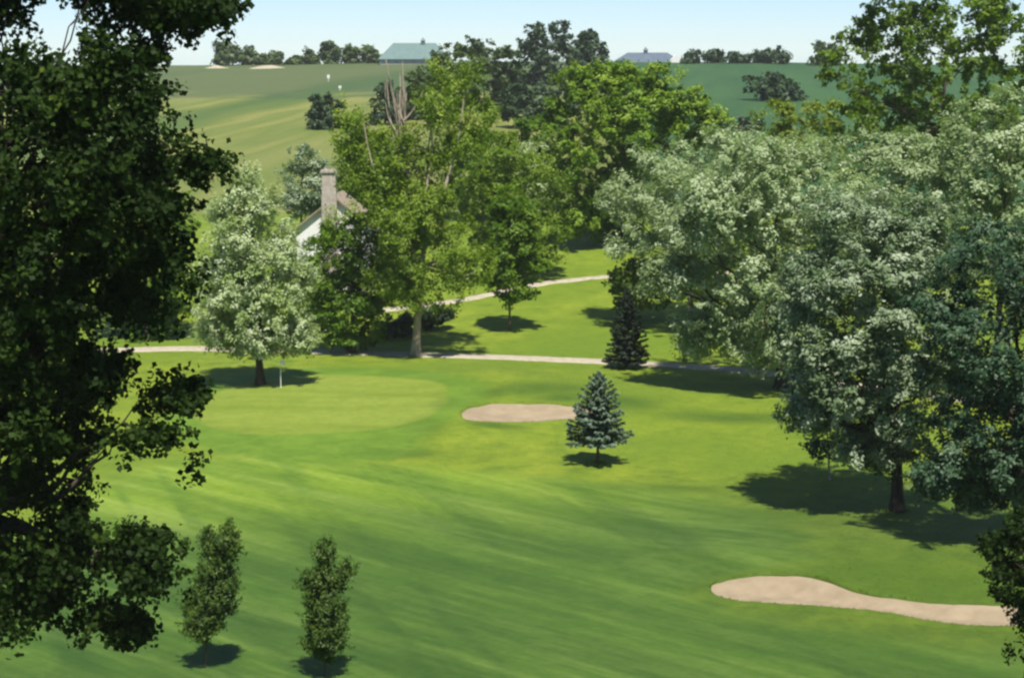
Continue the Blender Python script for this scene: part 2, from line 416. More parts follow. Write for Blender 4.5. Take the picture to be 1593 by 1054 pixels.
# ------------------------------------------------------------------ bunkers: sand bowl and rolled turf lip
def make_bunker(c, label, seed):
    rng = np.random.default_rng(seed)
    n = len(c)
    nxt, prv = np.roll(c, -1, 0), np.roll(c, 1, 0)
    tn = nxt - prv; tn /= np.linalg.norm(tn, axis=1)[:, None]
    area = 0.5 * np.sum(c[:, 0] * nxt[:, 1] - nxt[:, 0] * c[:, 1])
    out = np.stack([tn[:, 1], -tn[:, 0]], 1) * (1 if area > 0 else -1)
    cen = c.mean(0)
    # sand: grid clipped to the contour by radial-free rings using inset distance
    gxs = np.arange(c[:, 0].min() - 0.5, c[:, 0].max() + 0.5, 0.18); gys = np.arange(c[:, 1].min() - 0.5, c[:, 1].max() + 0.5, 0.18)
    A, B = np.meshgrid(gxs, gys); a, b = A.ravel(), B.ravel()
    s = sdf(a, b, c)
    inner = -s
    nz = sines(rng, 8, 3.0)(np.stack([a, b, 0 * a], 1))
    rake = np.sin((a * 0.55 + b * 0.8 + 0.5 * nz) * 2 * math.pi / 0.55) * 0.012
    foot = sines(rng, 10, 0.7)(np.stack([a, b, 0 * a], 1)) * 0.02
    z = terrain(a, b) - 0.10 - 0.38 * sstep(0, 2.6, inner) + 0.03 * nz + (rake + foot) * sstep(0.1, 0.8, inner)
    J = np.arange(len(a)).reshape(A.shape)
    q = np.stack([J[:-1, :-1], J[:-1, 1:], J[1:, 1:], J[1:, :-1]], -1).reshape(-1, 4)
    keep = (s[q] < 0.16).all(1)
    o = quad_mesh('sand_bunker', np.stack([a, b, z], 1), q[keep], M['sand'], smooth=True)
    tag(o, label, None, None, 'structure')
    # lip ring
    prof = [(0.95, 0.006), (0.6, 0.035), (0.28, 0.055), (0.06, 0.045), (-0.05, -0.02), (-0.09, -0.16), (0.02, -0.4)]
    V = []
    jit = sines(rng, 6, 1.2)(np.stack([c[:, 0], c[:, 1], 0 * c[:, 0]], 1)) * 0.05
    for off, dz in prof:
        p = c + out * (off + jit[:, None])
        V.append(np.stack([p[:, 0], p[:, 1], terrain(p[:, 0], p[:, 1]) + dz], 1))
    V = np.concatenate(V); k = len(prof)
    R = np.arange(k * n).reshape(k, n); R2 = np.roll(R, -1, 1)
    q = np.stack([R[:-1], R2[:-1], R2[1:], R[1:]], -1).reshape(-1, 4)
    lip = quad_mesh('turf_lip', V, q, M['turf'], o, smooth=True, point_attr={'fairway_d': sdf(V[:, 0], V[:, 1], C_FAIR), 'green_d': sdf(V[:, 0], V[:, 1], C_GREEN), 'apron_d': sdf(V[:, 0], V[:, 1], C_APRON), 'lush': cloud_shade_at(V[:, 0], V[:, 1]), 'tall': tall_at(V[:, 0], V[:, 1])})
    return o
make_bunker(C_B1, 'small oval sand bunker behind the blue spruce beside the green', 3)
make_bunker(C_B2, 'long curved sand bunker in the right foreground', 4)

# ------------------------------------------------------------------ cart paths
def make_path(name, pix, width, label, seed):
    rng = np.random.default_rng(seed)
    c = catmull([G(u, v)[:2] for u, v in pix], 14)
    tn = np.gradient(c, axis=0); tn /= np.linalg.norm(tn, axis=1)[:, None]
    nr = np.stack([-tn[:, 1], tn[:, 0]], 1)
    ks = [-1.12, -1, -0.6, 0, 0.6, 1, 1.12]; hs = [-0.12, 0.045, 0.06, 0.075, 0.06, 0.045, -0.12]
    V = []
    for k, h in zip(ks, hs):
        j = sines(rng, 6, 2.5)(np.stack([c[:, 0], c[:, 1], 0 * c[:, 0]], 1)) * (0.14 if abs(k) > 0.9 else 0)
        p = c + nr * (k * width / 2 + j)[:, None]
        V.append(np.stack([p[:, 0], p[:, 1], terrain(p[:, 0], p[:, 1]) + h], 1))
    n = len(c); V = np.concatenate(V); R = np.arange(len(ks) * n).reshape(len(ks), n)
    q = np.stack([R[:-1, :-1], R[1:, :-1], R[1:, 1:], R[:-1, 1:]], -1).reshape(-1, 4)
    return tag(quad_mesh(name, V, q, M['gravel'], smooth=True), label, None, None, 'structure')
make_path('cart_path', [(-300,575),(-60,556),(80,549),(180,545),(250,543),(330,543),(500,548),(650,552),(850,559),(1000,566),(1150,576),(1230,586),(1350,602),(1500,622),(1700,644),(2000,660),(2500,650)], 2.7,
          'pale gravel cart path crossing behind the green', 5)
make_path('footpath', [(560,486),(640,478),(700,470),(745,462),(800,450),(850,441),(900,435),(945,431),(1010,428),(1100,426),(1300,424),(1700,420)], 1.7,
          'pale footpath climbing the slope behind the trees', 6)

# ------------------------------------------------------------------ trees
def tubes(lines, sides=6):
    """lines: list of (points (n,3), radii (n,)) -> one vertex/quad soup"""
    Vs, Qs, b = [], [], 0
    ang = np.linspace(0, 2 * math.pi, sides, endpoint=False)
    for pts, rad in lines:
        pts = np.asarray(pts, float); n = len(pts)
        t = np.gradient(pts, axis=0); t /= np.linalg.norm(t, axis=1)[:, None] + 1e-9
        ref = np.where(np.abs(t[:, 2:3]) > 0.9, np.array([[1.0, 0, 0]]), np.array([[0, 0, 1.0]]))
        a = np.cross(t, ref); a /= np.linalg.norm(a, axis=1)[:, None] + 1e-9
        c = np.cross(t, a)
        ring = pts[:, None] + (a[:, None] * np.cos(ang)[None, :, None] + c[:, None] * np.sin(ang)[None, :, None]) * np.asarray(rad)[:, None, None]
        Vs.append(ring.reshape(-1, 3))
        R = b + np.arange(n * sides).reshape(n, sides); R2 = np.roll(R, -1, 1)
        Qs.append(np.stack([R[:-1], R2[:-1], R2[1:], R[1:]], -1).reshape(-1, 4))
        b += n * sides
    return np.concatenate(Vs), np.concatenate(Qs)

def leaf_soup(rng, cent, outw, tone, n_per, rc, size, aspect, up, outb, rnd, flat, strand, droop=0.0, spray=1.0, spray_up=0.15):
    """leaf quads scattered round clump centres"""
    m = len(cent); n = m * n_per
    ci = np.repeat(np.arange(m), n_per)
    dirc = outw * 0.7 + rng.normal(size=(m, 3)) * 0.55 + np.array([0, 0, spray_up]); dirc /= np.linalg.norm(dirc, axis=1)[:, None] + 1e-9
    rcs = rc * rng.uniform(0.6, 1.3, m)
    g = np.clip(rng.normal(size=(n, 3)), -1.7, 1.7)
    along = rng.uniform(-0.75, 1.0, n)
    off = dirc[ci] * (along * rcs[ci] * spray)[:, None] + g * np.array([1, 1, flat]) * (rcs[ci] * (0.42 - 0.16 * along))[:, None]
    if droop: off[:, 2] -= droop * np.abs(rng.normal(size=n)) * rc
    p = cent[ci] + off
    nrm = outw[ci] * outb + np.array([0, 0, up]) + rng.normal(size=(n, 3)) * rnd
    nrm /= np.linalg.norm(nrm, axis=1)[:, None] + 1e-9
    ax = rng.normal(size=(n, 3)) * (1 - strand) + (outw[ci] * 0.8 + np.array([0, 0, 0.9])) * strand * 1.6 + dirc[ci] * 0.5
    ax -= nrm * (ax * nrm).sum(1)[:, None]; ax /= np.linalg.norm(ax, axis=1)[:, None] + 1e-9
    sd = np.cross(nrm, ax)
    L = size * rng.uniform(0.65, 1.35, n)[:, None]; Wd = L * aspect
    v0 = p - ax * L * 0.5; v2 = p + ax * L * 0.5 - nrm * L * 0.10
    mid = p - ax * L * 0.06 + nrm * L * 0.06
    v1 = mid + sd * Wd * 0.5; v3 = mid - sd * Wd * 0.5
    V = np.stack([v0, v1, v2, v3], 1).reshape(-1, 3)
    Qd = np.arange(n * 4).reshape(n, 4)
    tn = np.clip(0.82 * tone[ci] + 0.18 * rng.random(n), 0, 1)
    return V, Qd, tn

def make_tree(name, label, cat, base, d=None, prof=(), lobes=(), leaf='oak', bark='bark', n_clump=700, n_per=45, rc=0.9, size=0.26, aspect=0.62,
              up=0.45, outb=0.5, rnd=0.6, flat=0.7, strand=0.0, droop=0.0, depth=0.9, shell=0.45, lump=0.16, hole=-1.0, lump_s=4.0, trunk_r=0.35, top=0.8,
              limbs=22, seed=1, group=None, extra_dead=None, twigs=0, spray=1.0, spray_up=0.15, bough=0.105, rb=None, inner=0.24, lobe_share=0.4, tone_bias=0.0):
    """base: photo pixel of the foot, or a world point when d is given as None and base has 3 values.
    prof: rows (v, u_left, u_right) of the crown outline; lobes: (u, v, ru, rv, depth offset m)"""
    rng = np.random.default_rng(seed)
    rb = rb or rc * 1.5
    rc = rc * 0.72; rnd = rnd * 0.72; outb = outb * 1.35
    b = np.array(base, float) if len(base) == 3 else (G(*base) if d is None else on_ground(base[0], d))
    dd = b[1]
    root = empty(name, b); tag(root, label, cat, group)
    mpp = dd / F
    C, O = [], []
    lumpf = sines(rng, 7, lump_s); holef = sines(rng, 9, lump_s * 0.62)
    if len(prof):
        rows = np.array([(P(0, v, dd)[2], P(ul, v, dd)[0], P(ur, v, dd)[0]) for v, ul, ur in prof])[::-1]
        rows[-1, 0] -= rb * 0.75; rows[0, 0] += rb * 0.2; rows = rows[np.argsort(rows[:, 0])]
        zs = rows[:, 0]; zz = np.linspace(zs[0], zs[-1], 200)
        xl, xr = np.interp(zz, zs, rows[:, 1]), np.interp(zz, zs, rows[:, 2])
        Rm = np.maximum((xr - xl) / 2, 0.05)
        w = Rm ** 1.7 + 0.05; w /= w.sum()
        k = n_clump * 2
        iz = rng.choice(200, k, p=w)
        z = zz[iz] + rng.uniform(-0.5, 0.5, k) * (zz[1] - zz[0])
        th = rng.uniform(0, 2 * math.pi, k)
        rho = rng.random(k) ** (shell)
        cx = ((xl + xr) / 2)[iz]; R = np.maximum(Rm[iz] - rb * 0.6, 0.12)
        pos = np.stack([cx + np.cos(th) * rho * R, dd + np.sin(th) * rho * R * depth, z], 1)
        lm = 1 + lump * lumpf(np.stack([np.cos(th) * R, np.sin(th) * R, z], 1))
        pos[:, 0] = cx + (pos[:, 0] - cx) * np.minimum(lm, 1.12); pos[:, 1] = dd + (pos[:, 1] - dd) * lm
        ok = holef(pos) > hole
        pos, cx, R, z = pos[ok][:n_clump], cx[ok][:n_clump], R[ok][:n_clump], z[ok][:n_clump]
        o = np.stack([(pos[:, 0] - cx) / (R + 0.3), (pos[:, 1] - dd) / (R + 0.3), (z - zs[0]) / (zs[-1] - zs[0]) * 1.2 - 0.35], 1)
        C.append(pos); O.append(o)
    if len(lobes):
        vol = np.array([l[2] * l[2] * l[3] for l in lobes]) ** 0.75
        cnt = np.maximum(4, (vol / vol.sum() * (n_clump if not len(prof) else n_clump * lobe_share)).astype(int))
        for (u, v, ru, rv, dy), k in zip(lobes, cnt):
            c = P(u, v, dd + dy)
            q = rng.normal(size=(k, 3)); q /= np.linalg.norm(q, axis=1)[:, None]
            rr = rng.random(k) ** shell
            e = np.array([ru * mpp, (ru + rv) / 2 * mpp, rv * mpp]); e = np.maximum(e - rb * 0.55, 0.15)
            lm = 1 + lump * lumpf(c + q * e)
            pos = c + q * e * (rr * np.minimum(lm, 1.15))[:, None]
            ok = holef(pos) > hole
            C.append(pos[ok]); O.append((q * np.array([1, 1, 0.9]) + np.array([0, 0, 0.2]))[ok])
    C = np.concatenate(C); O = np.concatenate(O); O /= np.linalg.norm(O, axis=1)[:, None] + 1e-9
    gr = terrain(C[:, 0], C[:, 1]); ok = C[:, 2] > gr + 0.35; C, O = C[ok], O[ok]
    # clumps sit on the upper, outer side of domed boughs: lit tops, dark hollows underneath
    nb = max(6, int(len(C) * bough))
    bi = rng.choice(len(C), min(nb, len(C)), replace=False); nb = len(bi); BC, BO = C[bi], O[bi]
    near_b = rng.integers(0, nb, len(C)); bs = rng.uniform(0.6, 1.4, nb)
    dn = rng.normal(size=(len(C), 3)) + BO[near_b] * 0.7 + np.array([0, 0, 0.75]); dn /= np.linalg.norm(dn, axis=1)[:, None] + 1e-9
    dome_p = BC[near_b] + dn * np.array([1, 1, 0.62]) * (rb * bs[near_b] * rng.uniform(0.7, 1.1, len(C)))[:, None]
    fill = rng.random(len(C)) < inner
    C = np.where(fill[:, None], C, dome_p)
    O = np.where(fill[:, None], O, dn * 0.85 + BO[near_b] * 0.25); O /= np.linalg.norm(O, axis=1)[:, None] + 1e-9
    ok = C[:, 2] > terrain(C[:, 0], C[:, 1]) + 0.35; C, O, near_b = C[ok], O[ok], near_b[ok]
    tone = np.clip(0.5 + (rng.random(nb)[near_b] - 0.5) * 0.45 + (rng.random(len(C)) - 0.5) * 0.35 + 0.15 * lumpf(C * 1.7) + tone_bias, 0, 1)
    V, Qd, tn = leaf_soup(rng, C, O, tone, n_per, rc, size, aspect, up, outb, rnd, flat, strand, droop, spray, spray_up)
    quad_mesh('crown', V - b, Qd, M[leaf], root, face_attr={'tone': tn})
    # trunk and limbs
    zt, zlo = C[:, 2].max(), C[:, 2].min()
    H = zt - b[2]
    t = np.linspace(0, 1, 14)
    wob = sines(rng, 4, H * 0.8)
    topx = np.median(C[C[:, 2] > np.quantile(C[:, 2], 0.8), 0]); topy = dd
    tp = np.stack([b[0] + (topx - b[0]) * t ** 1.6 * 0.8, b[1] + 0 * t, b[2] - 0.15 + t * (H * top + 0.15)], 1)
    tp[:, 0] += wob(tp) * 0.018 * H * t; tp[:, 1] += wob(tp + 7) * 0.018 * H * t
    tr = trunk_r * (1 - 0.93 * t ** 0.85); tr[0] *= 1.45; tr[1] *= 1.06
    lines = []
    sel = rng.choice(len(C), min(limbs, len(C)), replace=False)
    for i in sel:
        tgt = C[i] * 0.9 + np.array([tp[-1, 0], dd, C[i, 2]]) * 0.1
        hd = math.hypot(tgt[0] - b[0], tgt[1] - b[1])
        z0 = np.clip(tgt[2] - hd * rng.uniform(0.5, 1.0), b[2] + min((zlo - b[2]) * 1.0 + 0.15 * H, 0.5 * H), b[2] + H * top * 0.92)
        f = (z0 - tp[0, 2]) / (tp[-1, 2] - tp[0, 2]); st = np.array([np.interp(f, t, tp[:, k]) for k in range(3)])
        r0 = np.interp(f, t, tr) * 0.55
        ctl = st * 0.45 + tgt * 0.55 + np.array([0, 0, -0.12 * hd]) + rng.normal(size=3) * 0.06 * hd
        s = np.linspace(0, 1, 8)[:, None]
        pts = st * (1 - s) ** 2 + ctl * 2 * s * (1 - s) + tgt * s * s
        pts[1:-1] += rng.normal(size=(6, 3)) * 0.03 * hd
        rr = r0 * (1 - s[:, 0]) ** 0.9 + 0.012
        lines.append((pts, rr))
        for _ in range(twigs):
            j = rng.integers(3, 8); dist = np.linalg.norm(C - pts[j], axis=1)
            kk = rng.choice(np.argsort(dist)[:12]); e = C[kk]
            mm = (pts[j] + e) / 2 + rng.normal(size=3) * 0.12
            lines.append((np.array([pts[j], mm, e]), np.array([rr[j] * 0.6, rr[j] * 0.4, 0.008])))
    TV, TQ = tubes([(tp, tr)], 10)
    if lines:
        LV, LQ = tubes(lines, 5)
        TV, TQ = np.concatenate([TV, LV]), np.concatenate([TQ, LQ + len(TV)])
    quad_mesh('trunk', TV - b, TQ, M[bark], root, smooth=True)
    for line in (extra_dead or []):
        pts = catmull([P(u, v, dd + dy) for u, v, dy in line[0]], 5)
        V, Qd = tubes([(pts, np.linspace(line[1] * 1.7, 0.05, len(pts)))], 6)
        quad_mesh('dead_branch', V - b, Qd, M['bark_pale'], root, smooth=True)
    return root

def make_spruce(label, base, v_top, v_skirt, half_px, leaf, seed, levels=17, per=11, group=None, trunk_r=0.12):
    rng = np.random.default_rng(seed)
    b = G(*base); dd = b[1]
    root = empty('spruce_tree', b); tag(root, label, 'spruce tree', group)
    zt, z0, R = P(base[0], v_top, dd)[2], P(base[0], v_skirt, dd)[2], half_px * dd / F
    Pc, Ax, Nm, Sz, Tn = [], [], [], [], []
    lines = []
    for L in range(levels):
        f = L / (levels - 1)
        z = z0 + (zt - z0) * (f ** 0.95) * 0.97 + 0.10
        r = R * (1 - f) ** 0.74 * 1.0 + 0.08
        k = max(5, int(per * (1 - 0.45 * f)))
        a0 = rng.uniform(0, 6.28)
        for j in range(k):
            a = a0 + j * 2 * math.pi / k + rng.normal() * 0.16
            ln = r * rng.uniform(0.80, 1.08)
            dirh = np.array([math.cos(a), math.sin(a), 0])
            dr = -0.10 * (1 - f) + 0.5 * f
            s = np.linspace(0, 1, 9)
            pts = np.array([b[0], b[1], z]) + dirh * (s * ln)[:, None] + np.array([0, 0, 1]) * (dr * s * ln + 0.12 * ln * s ** 3 + rng.normal() * 0.03)[:, None]
            lines.append((pts[::2], np.linspace(0.035 * (1 - f) + 0.01, 0.006, 5)))
            m = int(80 * (ln / R) + 26)
            u = rng.random(m) ** 0.6
            p = np.stack([np.interp(u, s, pts[:, q]) for q in range(3)], 1)
            sidev = np.cross(dirh, [0, 0, 1]); sg = rng.choice([-1, 1], m)
            spread = (1.02 - u) * 0.42 * ln * rng.random(m)
            p = p + sidev * (sg * spread)[:, None] + np.array([0, 0, 1]) * (rng.normal(size=m) * 0.05 - spread * 0.12)[:, None]
            ax = dirh * 0.8 + sidev * (sg * 0.75)[:, None] + rng.normal(size=(m, 3)) * 0.25
            nm = np.array([0, 0, 1]) + dirh * 0.35 + rng.normal(size=(m, 3)) * 0.4
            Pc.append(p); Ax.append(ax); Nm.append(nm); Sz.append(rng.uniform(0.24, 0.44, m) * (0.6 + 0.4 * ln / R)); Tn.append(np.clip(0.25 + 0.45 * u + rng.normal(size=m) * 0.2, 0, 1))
    p = np.concatenate(Pc); ax = np.concatenate(Ax); nm = np.concatenate(Nm); L = np.concatenate(Sz)[:, None]; tn = np.concatenate(Tn)
    # leader
    nm /= np.linalg.norm(nm, axis=1)[:, None]; ax -= nm * (ax * nm).sum(1)[:, None]; ax /= np.linalg.norm(ax, axis=1)[:, None]
    sd = np.cross(nm, ax)
    V = np.stack([p - ax * L * 0.45, p + sd * L * 0.22 + nm * L * 0.05, p + ax * L * 0.55, p - sd * L * 0.22 + nm * L * 0.05], 1).reshape(-1, 3)
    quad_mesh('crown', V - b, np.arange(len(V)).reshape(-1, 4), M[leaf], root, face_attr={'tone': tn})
    tp = np.array([[b[0], b[1], z] for z in np.linspace(b[2] - 0.1, zt - 0.05, 8)])
    TV, TQ = tubes([(tp, np.linspace(trunk_r, 0.02, 8))], 10)
    LV, LQ = tubes(lines, 4)
    TV, TQ = np.concatenate([TV, LV]), np.concatenate([TQ, LQ + len(TV)])
    quad_mesh('trunk', TV - b, TQ, M['bark'], root, smooth=True)
    return root

# --- foreground
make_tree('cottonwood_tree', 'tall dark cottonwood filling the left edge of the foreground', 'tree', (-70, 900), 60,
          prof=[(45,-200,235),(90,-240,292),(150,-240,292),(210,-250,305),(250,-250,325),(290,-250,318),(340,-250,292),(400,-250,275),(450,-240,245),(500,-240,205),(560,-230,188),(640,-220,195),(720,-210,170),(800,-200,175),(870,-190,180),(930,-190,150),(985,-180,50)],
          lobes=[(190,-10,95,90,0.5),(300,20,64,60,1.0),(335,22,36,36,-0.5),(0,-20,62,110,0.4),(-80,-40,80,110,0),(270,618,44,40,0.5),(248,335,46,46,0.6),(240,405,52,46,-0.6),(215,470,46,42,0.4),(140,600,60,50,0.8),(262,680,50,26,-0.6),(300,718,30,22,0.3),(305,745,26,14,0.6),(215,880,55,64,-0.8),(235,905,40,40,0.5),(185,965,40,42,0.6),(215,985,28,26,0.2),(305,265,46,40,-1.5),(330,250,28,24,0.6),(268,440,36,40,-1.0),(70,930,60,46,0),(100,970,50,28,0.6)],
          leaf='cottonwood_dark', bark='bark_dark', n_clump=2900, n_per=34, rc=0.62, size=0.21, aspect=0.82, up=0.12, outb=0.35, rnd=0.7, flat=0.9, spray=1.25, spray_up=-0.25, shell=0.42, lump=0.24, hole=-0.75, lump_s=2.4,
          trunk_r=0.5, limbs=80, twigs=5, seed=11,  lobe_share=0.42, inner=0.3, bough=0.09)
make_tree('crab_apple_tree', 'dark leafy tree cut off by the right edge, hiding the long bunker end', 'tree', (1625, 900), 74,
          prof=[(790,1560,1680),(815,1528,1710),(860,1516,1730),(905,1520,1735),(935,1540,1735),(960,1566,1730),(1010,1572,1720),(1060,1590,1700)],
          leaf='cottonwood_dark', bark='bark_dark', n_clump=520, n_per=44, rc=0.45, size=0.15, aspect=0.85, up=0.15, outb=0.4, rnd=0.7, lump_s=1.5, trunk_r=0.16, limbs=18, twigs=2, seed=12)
sap = dict(leaf='sapling', n_per=26, rc=0.30, size=0.15, aspect=0.42, strand=0.7, up=0.25, outb=0.4, lump=0.3, lump_s=0.9, hole=-0.6, trunk_r=0.055, limbs=44, twigs=2, spray=1.7, spray_up=0.9, inner=0.45, bough=0.2,  top=0.92)
make_tree('sapling', 'young upright tree touching the dark cottonwood, left of the two saplings', 'sapling', (319, 1040),
          prof=[(812,338,358),(840,328,364),(862,318,370),(885,304,374),(920,288,377),(955,280,368),(980,282,348),(1000,304,334)],
          lobes=[(325,850,12,34,0.2),(357,846,13,38,-0.2)], n_clump=540, seed=13, **sap)
make_tree('sapling', 'young upright tree standing alone on the fairway, right of the two saplings', 'sapling', (506, 1053),
          prof=[(832,500,508),(860,492,516),(882,486,524),(905,480,534),(930,470,542),(965,464,548),(998,468,544),(1015,482,530),(1026,497,515)],
          lobes=[(502,862,9,26,0.1),(538,885,10,22,0.1),(480,905,9,20,0)], n_clump=500, seed=14, **sap)

# --- right hand group
make_tree('silver_maple_tree', 'big silver maple with bare trunk and round shadow, right of the blue spruce', 'tree', (1395, 795),
          prof=[(296,1330,1440),(320,1270,1490),(350,1245,1508),(400,1222,1515),(460,1208,1520),(520,1203,1520),(580,1212,1510),(630,1228,1500),(670,1265,1490),(700,1290,1470),(725,1335,1440)],
          lobes=[(1360,700,34,40,0.5),(1260,640,36,40,0)],
          leaf='silver_green', bark='bark_dark', n_clump=1250, n_per=54, rc=0.78, size=0.28, aspect=0.52, strand=0.4, spray=1.25, up=0.45, outb=0.55, rnd=0.55, lump=0.18, lump_s=3.0, hole=-0.9, trunk_r=0.42, limbs=40, twigs=2, seed=21, tone_bias=0.08, inner=0.3, bough=0.12)
make_tree('silver_maple_tree', 'dark green maple at the right edge with its trunk above the dark bush', 'tree', (1584, 845),
          prof=[(335,1500,1600),(370,1462,1680),(430,1440,1740),(500,1432,1760),(570,1428,1770),(640,1430,1765),(700,1436,1750),(745,1455,1730),(775,1500,1700)],
          lobes=[(1465,745,36,32,-0.5),(1520,770,34,24,0.8)],
          leaf='deep', bark='bark_dark', n_clump=1150, n_per=52, rc=0.74, size=0.27, aspect=0.55, strand=0.3, spray=1.2, up=0.45, outb=0.5, rnd=0.6, lump=0.18, lump_s=2.8, hole=-0.9, trunk_r=0.4, limbs=36, twigs=2, seed=22, inner=0.34, bough=0.13)
make_tree('sapling', 'small tree with a thin pale trunk under the big silver maple', 'sapling', (1290, 746),
          prof=[(540,1270,1300),(580,1240,1315),(630,1228,1322),(670,1238,1330),(700,1255,1325),(716,1275,1305)],
          leaf='deep', bark='bark_pale', n_clump=240, n_per=36, rc=0.5, size=0.2, aspect=0.6, trunk_r=0.085, limbs=14, seed=23)
make_tree('silver_maple_tree', 'broad pale silver maple spreading over the path left of the bare-trunked maple', 'tree', (1215, 604),
          prof=[(190,1180,1300),(215,1090,1345),(245,1040,1365),(290,1010,1370),(340,1000,1370),(400,1010,1365),(460,1030,1350),(510,1062,1330),(545,1090,1310),(575,1170,1270)],
          lobes=[(1085,535,38,28,-1.5),(1140,505,50,40,-3.0),(1045,430,46,46,-2.0),(1110,330,70,60,-5.0)],
          leaf='silver', bark='bark_dark', n_clump=1400, n_per=50, rc=0.95, size=0.35, aspect=0.48, strand=0.6, spray=1.4, spray_up=0.35, up=0.5, outb=0.5, rnd=0.5, lump=0.2, lump_s=4.0, hole=-0.9, trunk_r=0.5, limbs=36, seed=24, inner=0.3, bough=0.12)
make_tree('silver_maple_tree', 'pale silver maple leaning left above the dark spruce', 'tree', (1075, 500), 186,
          prof=[(215,1040,1160),(245,985,1200),(280,948,1210),(320,934,1210),(370,942,1200),(420,962,1190),(455,985,1170),(480,1010,1140)],
          leaf='silver', bark='bark_dark', n_clump=850, n_per=48, rc=1.0, size=0.37, aspect=0.48, strand=0.6, spray=1.4, spray_up=0.35, up=0.5, outb=0.5, rnd=0.5, lump=0.2, lump_s=4.0, hole=-0.9, trunk_r=0.45, limbs=26, seed=25, inner=0.3, bough=0.12)
make_tree('silver_maple_tree', 'greyish maple crown between the broad silver maple and the right edge', 'tree', (1400, 520), 165,
          prof=[(190,1380,1450),(215,1340,1490),(250,1322,1510),(300,1318,1520),(360,1318,1520),(440,1340,1500)],
          leaf='silver', n_clump=560, n_per=42, rc=1.0, size=0.40, aspect=0.48, strand=0.5, up=0.5, outb=0.5, rnd=0.5, lump=0.2, hole=-0.9, trunk_r=0.4, limbs=16, seed=26, inner=0.34, tone_bias=-0.08)
make_tree('silver_maple_tree', 'tall grey-green maple at the right edge below the airy cottonwood', 'tree', (1560, 560), 150,
          prof=[(122,1525,1620),(155,1480,1660),(200,1455,1690),(250,1445,1720),(310,1440,1730),(380,1445,1730),(450,1460,1720)],
          leaf='silver', n_clump=800, n_per=44, rc=0.95, size=0.40, aspect=0.48, strand=0.5, up=0.5, outb=0.5, rnd=0.5, lump=0.22, hole=-0.9, trunk_r=0.4, limbs=20, seed=27, inner=0.34, bough=0.13, tone_bias=-0.14)
make_tree('cottonwood_tree', 'tall airy cottonwood against the sky in the top right corner', 'tree', (1450, 380), 215,
          prof=[(-90,1420,1500),(-40,1360,1580),(0,1330,1610),(40,1305,1630),(90,1290,1640),(140,1282,1650),(190,1290,1650),(235,1310,1640),(275,1350,1600)],
          leaf='cottonwood', bark='bark', n_clump=1250, n_per=38, rc=1.0, size=0.46, aspect=0.75, up=0.35, outb=0.45, rnd=0.65, lump=0.22, lump_s=4.0, hole=-0.7, trunk_r=0.5, limbs=36, seed=28, tone_bias=-0.28, inner=0.38, bough=0.14)
make_tree('hedge_tree', 'low yellow-green tree peeking between the broad silver maple and the airy cottonwood', 'tree', (1240, 330), 235,
          prof=[(148,1215,1300),(166,1170,1335),(200,1160,1350),(260,1170,1340),(300,1190,1320)],
          leaf='bright', n_clump=300, n_per=40, rc=1.0, size=0.4, trunk_r=0.25, limbs=10, seed=29)

# --- behind the green
_r = np.random.default_rng(5)
DEAD = [([(640,330,-1),(633,250,-0.5),(629,170,0),(626,95,0)],0.15)]
for q in range(17):                              # bare upright branches in the dead top
    u0, v0 = 631 + _r.normal() * 5, _r.uniform(185, 270); u1 = u0 + _r.normal() * 20; v1 = _r.uniform(92, 165); dy = _r.normal() * 1.2
    DEAD.append(([(u0, v0, -0.5), ((u0 * 0.45 + u1 * 0.55) + _r.normal() * 3, (v0 + v1) / 2 + 8, dy * 0.5), (u1, v1, dy)], _r.uniform(0.035, 0.07)))
DEAD += [([(660,310,-2),(672,235,-1.6),(669,185,-1.5)],0.08),([(600,330,-2.5),(575,240,-2),(566,190,-2)],0.07),([(690,300,-2),(712,220,-1),(722,150,-0.5)],0.10)]
make_tree('white_poplar_tree', 'pale silvery tree behind the flag with a dark round shadow', 'tree', (405, 598),
          prof=[(243,376,392),(265,350,408),(300,330,432),(340,314,452),(380,300,470),(420,292,486),(460,292,494),(500,306,494),(530,330,480),(552,360,450)],
          lobes=[(345,520,36,34,1),(455,530,34,30,-1),(405,540,30,20,-1)],
          leaf='white_poplar', bark='bark_dark', n_clump=1050, n_per=50, rc=0.72, size=0.28, aspect=0.46, strand=0.6, spray=1.5, spray_up=0.6, up=0.45, outb=0.5, rnd=0.5, lump=0.16, lump_s=2.6, hole=-0.9, trunk_r=0.38, limbs=34, twigs=1, seed=31, top=0.75, inner=0.32, bough=0.14)
make_tree('cottonwood_tree', 'tall cottonwood with pale trunk and bare dead top behind the cart path', 'tree', (647, 554),
          prof=[(198,600,665),(220,560,690),(250,540,705),(290,530,720),(340,528,735),(390,545,755),(430,560,770),(465,590,745),(490,622,690)],
          lobes=[(545,205,40,60,0.5),(570,270,50,50,-1),(715,130,48,58,1.5),(745,190,36,55,1.0),(700,230,50,55,-0.5),(755,210,22,40,-1),(735,425,40,40,-2),(600,430,40,36,-2),(680,165,34,50,-1.5),(650,330,70,60,-3)],
          leaf='cottonwood', bark='bark_pale', n_clump=860, n_per=46, rc=0.85, size=0.25, aspect=0.62, up=0.3, outb=0.45, rnd=0.6, strand=0.45, spray=1.5, spray_up=0.7, lump=0.22, lump_s=3.2, hole=-0.9, trunk_r=0.42, limbs=44, twigs=1, seed=32, lobe_share=0.85, inner=0.2, bough=0.12,
          extra_dead=DEAD)
